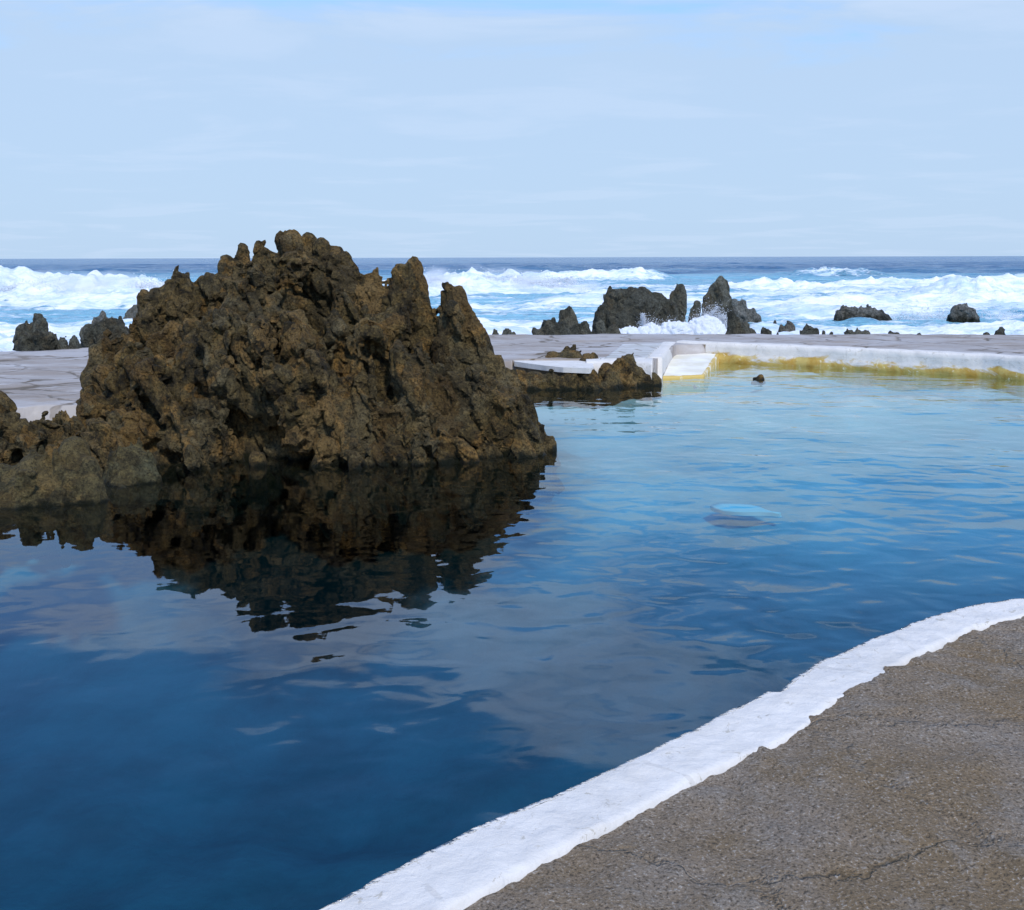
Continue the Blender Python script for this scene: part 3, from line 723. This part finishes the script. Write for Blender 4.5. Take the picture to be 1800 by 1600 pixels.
def cpx(tx, ty, tr, bx_, br, Yt, Yb=None, zb=-0.5, ay=1.0):
    """cone from photo outline: tip top at (tx,ty) radius tr px, base at column bx_ radius br px"""
    Yb = Yt if Yb is None else Yb
    a_ = PY(tx, ty, Yt); ra = tr * Yt / F; a_.z -= ra
    b_ = XZ(bx_, Yb, zb)
    return (a_, b_, ra, br * Yb / F, ay)

main = [
    # skyline pinnacles, left to right
    cpx(165, 603, 12, 185, 40, 15.4), cpx(200, 585, 22, 210, 55, 15.6), cpx(232, 556, 20, 240, 60, 15.6), cpx(272, 505, 24, 280, 75, 15.8, 15.6),
    cpx(318, 487, 30, 320, 85, 15.9, 15.6), cpx(364, 484, 20, 370, 90, 16.0, 15.6), cpx(398, 455, 12, 400, 80, 15.9, 15.6), cpx(424, 429, 9, 425, 60, 15.9, 15.6),
    cpx(456, 414, 13, 452, 62, 15.8, 15.5), cpx(474, 432, 8, 470, 60, 15.7, 15.5), cpx(509, 410, 15, 505, 75, 15.8, 15.5), cpx(541, 411, 9, 545, 70, 15.9, 15.5), cpx(497, 418, 10, 490, 60, 15.6, 15.3),
    cpx(572, 427, 18, 570, 80, 15.8, 15.4), cpx(600, 438, 20, 605, 85, 15.7, 15.2), cpx(620, 462, 12, 640, 80, 15.5, 15.0),
    cpx(662, 460, 11, 650, 70, 15.6, 15.2), cpx(648, 475, 12, 640, 70, 15.6, 15.2), cpx(678, 500, 14, 690, 70, 15.5, 15.1),
    cpx(699, 457, 18, 728, 44, 15.5, 15.0), cpx(725, 455, 17, 750, 50, 15.5, 15.0), cpx(742, 505, 14, 770, 70, 15.4, 14.9), 
    cpx(787, 490, 25, 822, 50, 15.2, 14.8), cpx(808, 490, 24, 852, 54, 15.2, 14.8), cpx(828, 530, 18, 870, 56, 15.1, 14.7), cpx(850, 575, 13, 880, 55, 15.0, 14.7),
    cpx(880, 615, 14, 890, 50, 14.9, 14.6), cpx(905, 640, 12, 900, 45, 14.9, 14.6), cpx(925, 665, 11, 915, 32, 14.9, 14.7), cpx(968, 765, 8, 955, 26, 14.7, 14.7), cpx(948, 745, 10, 935, 26, 14.7, 14.6),
    # front masses, right half
    cpx(735, 600, 38, 740, 100, 14.5, 14.2, ay=1.0), cpx(690, 560, 40, 700, 95, 15.0, 14.5), cpx(640, 560, 38, 650, 90, 14.9, 14.4), cpx(600, 520, 30, 600, 80, 15.1, 14.5),
    cpx(780, 640, 30, 800, 75, 14.5, 14.3), cpx(840, 650, 28, 850, 65, 14.6, 14.4), cpx(880, 690, 26, 880, 55, 14.6, 14.4), cpx(905, 700, 20, 912, 36, 14.5, 14.4),
    cpx(640, 660, 30, 640, 80, 14.3, 14.0), cpx(600, 690, 26, 600, 62, 14.2, 13.8), cpx(700, 700, 32, 700, 80, 14.1, 13.9), cpx(780, 730, 30, 790, 70, 14.1, 14.0), cpx(850, 760, 30, 850, 60, 14.3, 14.2),
    cpx(568, 750, 14, 575, 30, 13.9, 13.8), cpx(660, 770, 22, 660, 44, 13.8, 13.7),
    # overhanging lump over the dark hollow
    (PY(520, 570, 14.6), PY(530, 690, 13.9), 0.20, 0.34, 1.0), (PY(540, 600, 14.6), PY(562, 740, 13.9), 0.22, 0.26, 1.0), (PY(505, 640, 14.4), PY(512, 715, 13.95), 0.24, 0.2, 1.0),
    (PY(500, 480, 15.2), PY(470, 640, 14.7), 0.3, 0.45, 1.0), (PY(430, 520, 15.0), PY(430, 620, 14.6), 0.35, 0.5, 1.0),
    (PY(430, 560, 14.9), PY(425, 690, 14.5), 0.35, 0.42, 1.0), (PY(465, 600, 14.7), PY(470, 700, 14.5), 0.3, 0.35, 1.0), cpx(480, 700, 30, 480, 70, 15.2, 15.2), cpx(445, 705, 26, 440, 62, 14.6, 14.45), cpx(495, 730, 20, 498, 46, 14.5, 14.4),
    # front masses, left half
    cpx(380, 540, 45, 380, 95, 15.2, 14.9), cpx(310, 560, 45, 300, 90, 15.1, 14.7), cpx(255, 590, 34, 250, 75, 14.9, 14.5), cpx(340, 610, 45, 330, 90, 14.6, 14.2),
    cpx(265, 640, 36, 270, 75, 14.2, 13.9), cpx(300, 690, 40, 310, 75, 13.9, 13.6), cpx(360, 700, 28, 350, 60, 13.9, 13.6), cpx(200, 660, 30, 200, 65, 14.6, 14.2), cpx(185, 640, 26, 185, 46, 15.0, 14.8),
    cpx(335, 770, 22, 340, 36, 13.5, 13.4), cpx(230, 720, 28, 235, 55, 13.9, 13.5), cpx(150, 690, 22, 140, 70, 14.4, 14.0), cpx(450, 800, 7, 452, 12, 13.7, 13.7),
    cpx(110, 722, 34, 100, 84, 13.9, 13.5), cpx(80, 716, 34, 80, 84, 14.1, 13.7), cpx(60, 720, 24, 40, 90, 13.8, 13.3), cpx(-10, 700, 30, -20, 90, 13.8, 13.3), cpx(170, 745, 22, 165, 50, 13.3, 13.1), cpx(-90, 690, 30, -110, 110, 13.6, 13.2),
    # back side so that the rock has depth
    cpx(500, 460, 40, 500, 110, 16.4, 16.8), cpx(400, 500, 40, 400, 110, 16.4, 16.8), cpx(600, 480, 40, 600, 110, 16.3, 16.6), cpx(700, 530, 40, 700, 100, 16.0, 16.2),
    cpx(300, 540, 40, 300, 100, 16.4, 16.7), cpx(800, 600, 30, 800, 80, 15.7, 15.9),
]
make_rock('lava_outcrop', 'huge jagged brown volcanic rock rising from the pool with pointed pinnacles', main, M_rock,
          (0.045, 0.022), [(1.2, 0.42, dict(tilt=1.5, stretch=(1, 1, 0.42), crack=0.6)), (0.52, 0.18, dict(tilt=1.6, stretch=(1, 1, 0.42), shear=0.45, crack=0.7)), (-1, 0, {}), (0.85, 0.11, dict(tilt=0.8, stretch=(1, 1, 0.26), shear=0.40, crack=2.0, warp=0.22)), (0.30, 0.032, dict(stretch=(1, 1, 0.5), tilt=1.4, crack=1.3)), (0.12, 0.011, dict(stretch=(1, 1, 0.6), tilt=1.5, crack=1.1))], seed=3, fine=0.6,
          slab=[(60, 0.6, 1.05), (230, 0.30, 0.75), (520, 0.12, 0.30)], lean0=-2.9, facet=0.42)

# boulders at the left
B_steps = [(0.6, 0.07, {}), (-1, 0, {}), (0.28, 0.020, dict(crack=0.5)), (0.1, 0.006, {})]
make_rock('boulder', 'rounded olive brown boulder half in the water at the left edge before the big rock',
          [cpx(126, 766, 26, 112, 70, 12.0, 11.6, zb=-0.3), cpx(155, 800, 18, 166, 38, 11.8, 11.5, zb=-0.3), cpx(62, 800, 36, 55, 85, 11.9, 11.6, zb=-0.3), cpx(0, 815, 36, -15, 85, 11.8, 11.5, zb=-0.3)],
          M_boulder, (0.05, 0.022), B_steps, 'boulder', 'boulders at the foot of the big rock', seed=31, fine=0.7, slab=[(26, 0.2, 0.5), (50, 0.08, 0.2)], lean0=-4.2)
make_rock('boulder', 'smaller rounded greenish boulder between the left boulder and the big rock',
          [cpx(228, 781, 26, 230, 44, 12.75, 12.6, zb=-0.2), cpx(256, 794, 18, 258, 28, 12.7, 12.6, zb=-0.2), cpx(204, 792, 14, 206, 26, 12.8, 12.7, zb=-0.2)],
          M_boulder, (0.05, 0.022), B_steps, 'boulder', 'boulders at the foot of the big rock', seed=37, fine=0.7, slab=[(14, 0.15, 0.35), (30, 0.06, 0.15)], lean0=-4.2)

# low dark rock beside the ramp
R_steps = [(0.55, 0.07, {}), (-1, 0, {}), (0.25, 0.030, {}), (0.1, 0.008, {})]
make_rock('low_rock', 'long low dark brown rock lying in the pool under the white ledge beside the ramp',
          [cpx(915, 650, 16, 915, 30, 21.8, 21.6), cpx(940, 652, 16, 940, 30, 21.8, 21.6), cpx(968, 654, 16, 968, 30, 21.8, 21.6), cpx(1000, 655, 16, 1000, 30, 21.8, 21.6), cpx(1035, 650, 16, 1035, 32, 21.8, 21.6),
           cpx(1066, 636, 12, 1065, 34, 22.3, 21.9), cpx(1106, 620, 11, 1105, 38, 22.5, 22.1), cpx(1090, 631, 12, 1088, 36, 22.4, 22.0), cpx(1125, 641, 11, 1122, 32, 22.4, 22.1), cpx(1148, 652, 8, 1143, 22, 22.3, 22.2), cpx(1160, 660, 5, 1152, 14, 22.3, 22.2),
           cpx(975, 617, 20, 985, 30, 23.9, 23.7), cpx(1005, 615, 22, 1014, 32, 23.8, 23.3), cpx(1036, 621, 20, 1045, 32, 23.3, 22.8), cpx(1075, 646, 16, 1080, 34, 22.0, 21.8), cpx(960, 626, 5, 975, 14, 24.1, 24.0)],
          M_rock, (0.06, 0.028), R_steps, 'rock', None, seed=41, fine=0.5, slab=[(160, 0.12, 0.4)], lean0=3.0)
make_rock('small_rock', 'small dark rock poking out of the water in front of the stained wall',
          [cpx(1338, 657, 5, 1336, 11, 23.4, 23.4, zb=-0.08), cpx(1327, 663, 4, 1328, 9, 23.4, 23.4, zb=-0.08)], M_rock, (0.03, 0.02), [(0.3, 0.03, {})], 'rock', None, seed=43, fine=0.4)

# sea rocks: (label, material, distance, cones as (tip x, tip y, tip r, base x, base r))
S_steps = [(1.4, 0.28, dict(tilt=1.5)), (-1, 0, {}), (0.42, 0.06, dict(crack=1.0))]
def sea_rock(label, mat, D, cones, seed, group='rocks in the surf', big=1.0, steps=S_steps, zb=-1.9, name='sea_rock', nslab=1.0):
    cs = []; cones = [tuple(c) for c in cones]
    for (tx, ty, tr, bx_, br) in cones:
        tr *= 1.2; br *= 1.05
        cs.append(cpx(tx, ty, tr, bx_, br, D, D, zb=zb))
        r_ = br * D / F
        cs.append(cpx(tx * 0.5 + bx_ * 0.5, ty + 12, tr * 1.2, bx_, br * 0.9, D + r_ * 0.8, D + r_ * 0.9, zb=zb))
    k = D / 42.0
    st = [(s * big if s > 0 else s, a_ * big, kw) for s, a_, kw in steps]
    mb = min(c[4] for c in cones) * D / F
    v1 = min(0.11 * k, mb * 0.30); v2 = min(0.055 * k, mb * 0.2)
    return make_rock(name, label, cs, mat, (v1, v2), st, 'rock', group, seed=seed, fine=1.0, rfac=0.7, slab=[(int(60 * nslab), min(0.5, mb * 0.6), min(1.5, mb * 1.5)), (int(130 * nslab), min(0.22, mb * 0.3), min(0.6, mb * 0.7))], lean0=cs[0][0].x)
sea_rock('broad dark humped rock, widest of the sea rocks, with a furrowed face', M_searock, 44,
         [(1084, 508, 16, 1076, 34), (1104, 507, 19, 1100, 42), (1128, 508, 22, 1125, 44), (1152, 516, 19, 1150, 40), (1172, 530, 14, 1167, 30), (1064, 530, 11, 1060, 26), (1100, 550, 20, 1100, 34)], 101, nslab=0.35)
sea_rock('narrow dark pinnacle leaning against the right side of the broad humped rock', M_searock, 45,
         [(1196, 501, 7, 1190, 18), (1182, 514, 5, 1183, 18), (1202, 515, 5, 1198, 15)], 102)
sea_rock('tallest sea rock, a grey tower with a forked top', M_searock, 50,
         [(1267, 482, 5, 1266, 16), (1277, 490, 5, 1275, 16), (1250, 497, 6, 1255, 20), (1245, 520, 6, 1250, 22), (1278, 500, 5, 1276, 18)], 103)
sea_rock('low pointed rock between the pinnacle and the tallest tower', M_searock, 49, [(1226, 530, 4, 1222, 12), (1216, 542, 4, 1213, 11)], 104)
sea_rock('grey sloping rock falling away to the right of the tallest tower', M_greyrock, 56,
         [(1307, 525, 5, 1300, 22), (1290, 525, 6, 1292, 22), (1325, 540, 4, 1318, 18), (1335, 550, 4, 1330, 14)], 105)
sea_rock('black jagged rock in front of the grey sloping rock', M_searock, 38, [(1285, 545, 7, 1285, 13), (1308, 565, 6, 1310, 20), (1295, 555, 5, 1296, 14), (1322, 578, 4, 1322, 13)], 106)
sea_rock('small dark round topped rock at the terrace edge, right of the black jagged rock', M_searock, 36, [(1345, 577, 5, 1345, 11), (1352, 581, 4, 1352, 9)], 107)
sea_rock('steep block behind the dark mound, left of the broad humped rock', M_searock, 43, [(1002, 534, 6, 1000, 17), (990, 543, 6, 993, 20), (1012, 548, 5, 1012, 17)], 108)
sea_rock('smooth dark mound at the terrace edge, left end of the main sea rocks', M_searock, 37, [(965, 563, 12, 965, 26), (945, 574, 9, 948, 20), (985, 568, 10, 985, 22)], 109)
sea_rock('low brown rubble rock between the mound and the broad humped rock', M_searock, 39, [(1030, 560, 6, 1030, 22), (1055, 563, 7, 1055, 22), (1080, 568, 7, 1080, 20), (1012, 565, 6, 1012, 20)], 110)
sea_rock('flat low rock at the terrace edge just right of the big outcrop', M_searock, 35, [(870, 578, 6, 870, 18), (890, 577, 6, 890, 18), (905, 580, 4, 903, 12)], 111, zb=-1.4)
sea_rock('grey rock with a pointed right end washed by surf on the right', M_greyrock, 62, [(1488, 540, 8, 1485, 20), (1502, 540, 8, 1500, 18), (1476, 551, 5, 1476, 13)], 112, zb=-1.6)
sea_rock('long flat grey rock stretching right of the pointed grey rock', M_greyrock, 63, [(1518, 543, 7, 1518, 18), (1534, 541, 7, 1533, 18), (1549, 545, 6, 1548, 16), (1561, 550, 4, 1558, 12)], 113, zb=-1.4)
sea_rock('dark rock in the breaking surf at the far right', M_greyrock, 62, [(1692, 534, 12, 1690, 20), (1708, 541, 7, 1706, 16), (1677, 540, 7, 1677, 15)], 114, zb=-1.4)
sea_rock('grey triangular rock in the foam in front of the terrace edge', M_greyrock, 50, [(1387, 563, 3, 1385, 11), (1375, 571, 3, 1376, 10), (1393, 569, 3, 1392, 8)], 115, big=0.6, zb=-1.6)
sea_rock('tiny grey rock tip awash in the foam left of the grey triangular rock', M_greyrock, 56, [(1362, 562, 2, 1362, 7)], 116, big=0.4, zb=-1.4)
sea_rock('craggy dark rock at the terrace edge with a spiky right shoulder', M_searock, 35, [(1420, 572, 6, 1420, 14), (1433, 577, 5, 1435, 13), (1448, 581, 2, 1448, 8), (1408, 580, 3, 1410, 8)], 117, zb=-1.2, big=0.7)
sea_rock('small low rock touching the spiky shouldered rock', M_searock, 35, [(1461, 583, 3, 1461, 7)], 118, zb=-1.0, big=0.5)
sea_rock('flat black rock in the middle of the terrace edge row on the right', M_searock, 35, [(1492, 581, 5, 1492, 10), (1508, 580, 5, 1508, 12), (1523, 581, 5, 1524, 12)], 119, zb=-1.0, big=0.6)
sea_rock('smooth flat topped rock, last of the terrace edge row on the right', M_searock, 35, [(1566, 582, 4, 1563, 12), (1578, 582, 4, 1578, 11)], 120, zb=-1.0, big=0.5)
sea_rock('thin sliver of rock showing above the terrace edge far right', M_searock, 34, [(1616, 587, 3, 1616, 10)], 121, zb=-1.0, big=0.4)
sea_rock('rock cut by the right side of the photo at the terrace edge', M_searock, 35, [(1735, 582, 6, 1738, 14), (1760, 575, 8, 1760, 18)], 122, zb=-1.2, big=0.7)
sea_rock('tiny dark rock tip awash right of the grey triangular rock', M_searock, 46, [(1367, 581, 2, 1367, 7)], 123, big=0.4, zb=-1.5)
# left side
sea_rock('dark green rock at the terrace edge touching the left flank of the big outcrop', M_searock, 28, [(160, 575, 10, 160, 22), (185, 566, 12, 190, 30), (205, 562, 12, 215, 36), (150, 588, 8, 152, 20)], 131, zb=-1.2, big=0.6, group='rocks along the left shore')
sea_rock('grey rock showing behind the dark green rock on the left', M_greyrock, 46, [(180, 544, 5, 180, 18), (165, 553, 5, 165, 16), (197, 556, 4, 200, 18)], 132, group='rocks along the left shore')
sea_rock('rounded grey rock in the foam beside the outcrop skyline on the left', M_greyrock, 60, [(240, 536, 6, 245, 22), (225, 543, 4, 225, 16)], 133, group='rocks along the left shore')
sea_rock('dark rock at the left photo edge standing in white foam', M_searock, 40, [(66, 552, 8, 60, 16), (78, 566, 5, 78, 11), (42, 570, 10, 38, 18)], 134, big=0.6, group='rocks along the left shore')
sea_rock('squat dark block on the terrace edge at the far left', M_searock, 26.5, [(88, 585, 10, 87, 13), (72, 583, 12, 70, 17), (46, 588, 12, 44, 18)], 135, zb=-0.8, big=0.5, group='rocks along the left shore')
sea_rock('low rounded dark rock, left one of two knobs before the dark green rock', M_searock, 26.5, [(110, 593, 7, 110, 11)], 136, zb=-0.8, big=0.4, group='rocks along the left shore')
sea_rock('low rounded dark rock, right one of two knobs before the dark green rock', M_searock, 26.5, [(130, 592, 7, 131, 12)], 137, zb=-0.8, big=0.4, group='rocks along the left shore')
sea_rock('distant dark rock spike standing in the spray of the left breaker', M_greyrock, 96, [(157, 481, 3, 155, 7)], 138, big=0.8, group='rocks along the left shore')

# sunken pale slab glowing turquoise under the water
a0 = PZ(1260, 886, -0.55)
bm = bmesh.new()
bmesh.ops.create_cube(bm, size=1)
bmesh.ops.subdivide_edges(bm, edges=bm.edges, cuts=6, use_grid_fill=True)
for v_ in bm.verts:
    tp = max(0.12, 1 - abs(2 * v_.co.x + 0.3) ** 1.5) if abs(v_.co.x) < 0.6 else 1
    v_.co = Vector((v_.co.x * 0.95, v_.co.y * 0.42 * tp, v_.co.z * 0.06))
    q = np.array([[v_.co.x * 3, v_.co.y * 3, v_.co.z * 3]]); v_.co.x += 0.06 * float(fbm(q, 3, 2)[0]); v_.co.y += 0.06 * float(fbm(q + 9, 3, 2)[0])
me = bpy.data.meshes.new('sunken_stone'); bm.to_mesh(me); bm.free()
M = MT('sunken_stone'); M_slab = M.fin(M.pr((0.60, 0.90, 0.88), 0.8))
o = link('sunken_slab', me, M_slab); c_ = PZ(1310, 898, -0.83); o.location = c_; o.rotation_euler = (R(4), 0, R(-42))
tag(o, 'pale flat stone under the water glowing turquoise in the middle of the pool', 'stone')

# ------------------------------------------------------------------ spray and splashes
def spray(name, label, puffs, seed):
    rng = np.random.default_rng(seed); P_ = []; S_ = []
    for (c, rx, ry, rz, n, s0) in puffs:
        g = np.abs(rng.normal(0, 0.45, (n, 3))) * rng.choice([-1, 1], (n, 3)); g[:, 2] = np.abs(g[:, 2])
        P_.append(np.array(c) + g * np.array([rx, ry, rz])); S_.append(s0 * (0.4 + 1.4 * rng.random(n) ** 3))
    P_ = np.concatenate(P_); S_ = np.concatenate(S_); n = len(P_)
    base = np.array([(1, 1, 1), (1, -1, -1), (-1, 1, -1), (-1, -1, 1)]) * 0.6
    Q, _ = np.linalg.qr(rng.normal(size=(n, 3, 3)))
    V = (base[None] @ Q) * S_[:, None, None] + P_[:, None]
    fc = np.array([(0, 1, 2), (0, 3, 1), (0, 2, 3), (1, 3, 2)])[None] + (np.arange(n) * 4)[:, None, None]
    me = bpy.data.meshes.new(name); V = V.reshape(-1, 3); fc = fc.reshape(-1, 3)
    me.vertices.add(len(V)); me.vertices.foreach_set('co', V.ravel().astype(np.float32))
    me.loops.add(fc.size); me.loops.foreach_set('vertex_index', fc.ravel().astype(np.int32))
    me.polygons.add(len(fc)); me.polygons.foreach_set('loop_start', (np.arange(len(fc)) * 3).astype(np.int32)); me.polygons.foreach_set('loop_total', np.full(len(fc), 3, np.int32))
    me.update(calc_edges=True)
    o = link(name, me, M_spray, smooth=False); tag(o, label, None, None, 'stuff')
def pf(px, py, D, rx, ry, rz, n, s): return (tuple(PY(px, py, D)), rx, ry, rz, n, s)
rr = random.Random(5)
pl = []
for k in range(40): pl.append(pf(-40 + k * 9, 505 + 14 * rr.random(), 90, 1.0, 1.5, 0.9 * rr.random() + 0.1, 350, 0.04))
for k in range(34): pl.append(pf(745 + k * 8, 492 + 12 * rr.random(), 110, 1.1, 1.5, 0.9 * rr.random() + 0.1, 300, 0.045))
for k in range(26): pl.append(pf(1560 + k * 9, 560 + 10 * rr.random(), 66, 0.7, 1.0, 0.9 * rr.random() + 0.2, 120, 0.03))
spray('surf_spray', 'white spray thrown up along the breaking waves', pl, 1)
pl = []
for (x_, y_, s_) in ((1250, 575, 1.2), (1240, 580, 0.9), (1262, 572, 0.9), (1230, 580, 0.7), (1133, 572, 0.4), (1215, 578, 0.5), (1150, 580, .5), (1180, 580, .5), (1272, 574, 0.6)):
    pl.append(pf(x_, y_ + 6, 41.5, 0.40 * s_ + 0.1, 0.4, 0.55 * s_ + 0.2, int(2600 * s_), 0.013))
for (x0_, y0_, x1_, y1_) in ((1240, 575, 1262, 540), (1256, 575, 1268, 556), (1262, 575, 1275, 556), (1132, 575, 1130, 552), (1228, 575, 1222, 560), (1246, 570, 1240, 552)):
    for t_ in np.linspace(0, 1, 14): pl.append(pf(x0_ + (x1_ - x0_) * t_, y0_ + (y1_ - y0_) * t_ ** 0.7, 41.3, 0.05 + 0.08 * t_, 0.12, 0.07, int(170 * (1.1 - t_)), 0.013))
spray('rock_splash', 'white splash bursting against the foot of the tallest sea rock', pl, 2)
fo = [cpx(x_, y_, t_, x_, 40, 41, 41, zb=-1.2) for x_, y_, t_ in ((1072, 584, 9), (1095, 579, 14), (1112, 575, 15), (1130, 574, 13), (1148, 570, 16), (1168, 568, 15), (1188, 566, 16), (1208, 567, 14), (1226, 562, 13), (1242, 557, 11), (1256, 558, 10), (1268, 566, 9), (1285, 577, 8))]
o = make_rock('surf_foam', 'heaped white foam churning at the foot of the sea rocks', fo, M_spray, (0.07, 0.035), [(0.55, 0.10, dict(crack=0.0, stretch=(1, 1, 1))), (-1, 0, {}), (0.16, 0.035, dict(crack=0.3, stretch=(1, 1, 1)))], seed=77, fine=3.0, facet=0)
del o['category']; o['kind'] = 'stuff'

# fine salt mist hanging over the breakers
M = MT('surf_mist'); p = M.co()
dn = M.mr(M.noise(M.co(scale=(0.30, 0.16, 0.5)), 1.0, 5, 0.62), 0.44, 0.72, 0.0, 1.0)
zf_ = M.mr(M.z(), 2.3, -0.2, 0, 1)
pv = M.n('ShaderNodeVolumePrincipled'); pv.inputs['Color'].default_value = (0.97, 0.98, 1, 1)
M.set(pv.inputs['Density'], M.math('MULTIPLY', M.math('MULTIPLY', dn, zf_), 0.55))
M_mist = M.fin(None, pv.outputs[0])
bm = bmesh.new()
for (px_, py_, D_, rx_, ry_, rz_) in ((90, 520, 88, 4.5, 4, 2.4), (190, 522, 88, 4.0, 4, 2.1), (0, 520, 88, 4.5, 4, 2.3), (290, 525, 90, 3.5, 3.5, 1.4), (800, 505, 108, 5, 4, 2.4), (900, 505, 108, 5, 4, 1.9), (985, 508, 110, 4.5, 4, 1.4)):
    m4 = Matrix.Translation(PY(px_, py_, D_)) @ Matrix.Diagonal((rx_, ry_, rz_, 1))
    bmesh.ops.create_icosphere(bm, subdivisions=3, radius=1, matrix=m4)
me = bpy.data.meshes.new('mist'); bm.to_mesh(me); bm.free(); me = remesh(me, 0.5)
tag(link('surf_mist', me, M_mist), 'thin white mist drifting over the breaking waves', None, None, 'stuff')

print('scene built, objects:', len(bpy.data.objects))
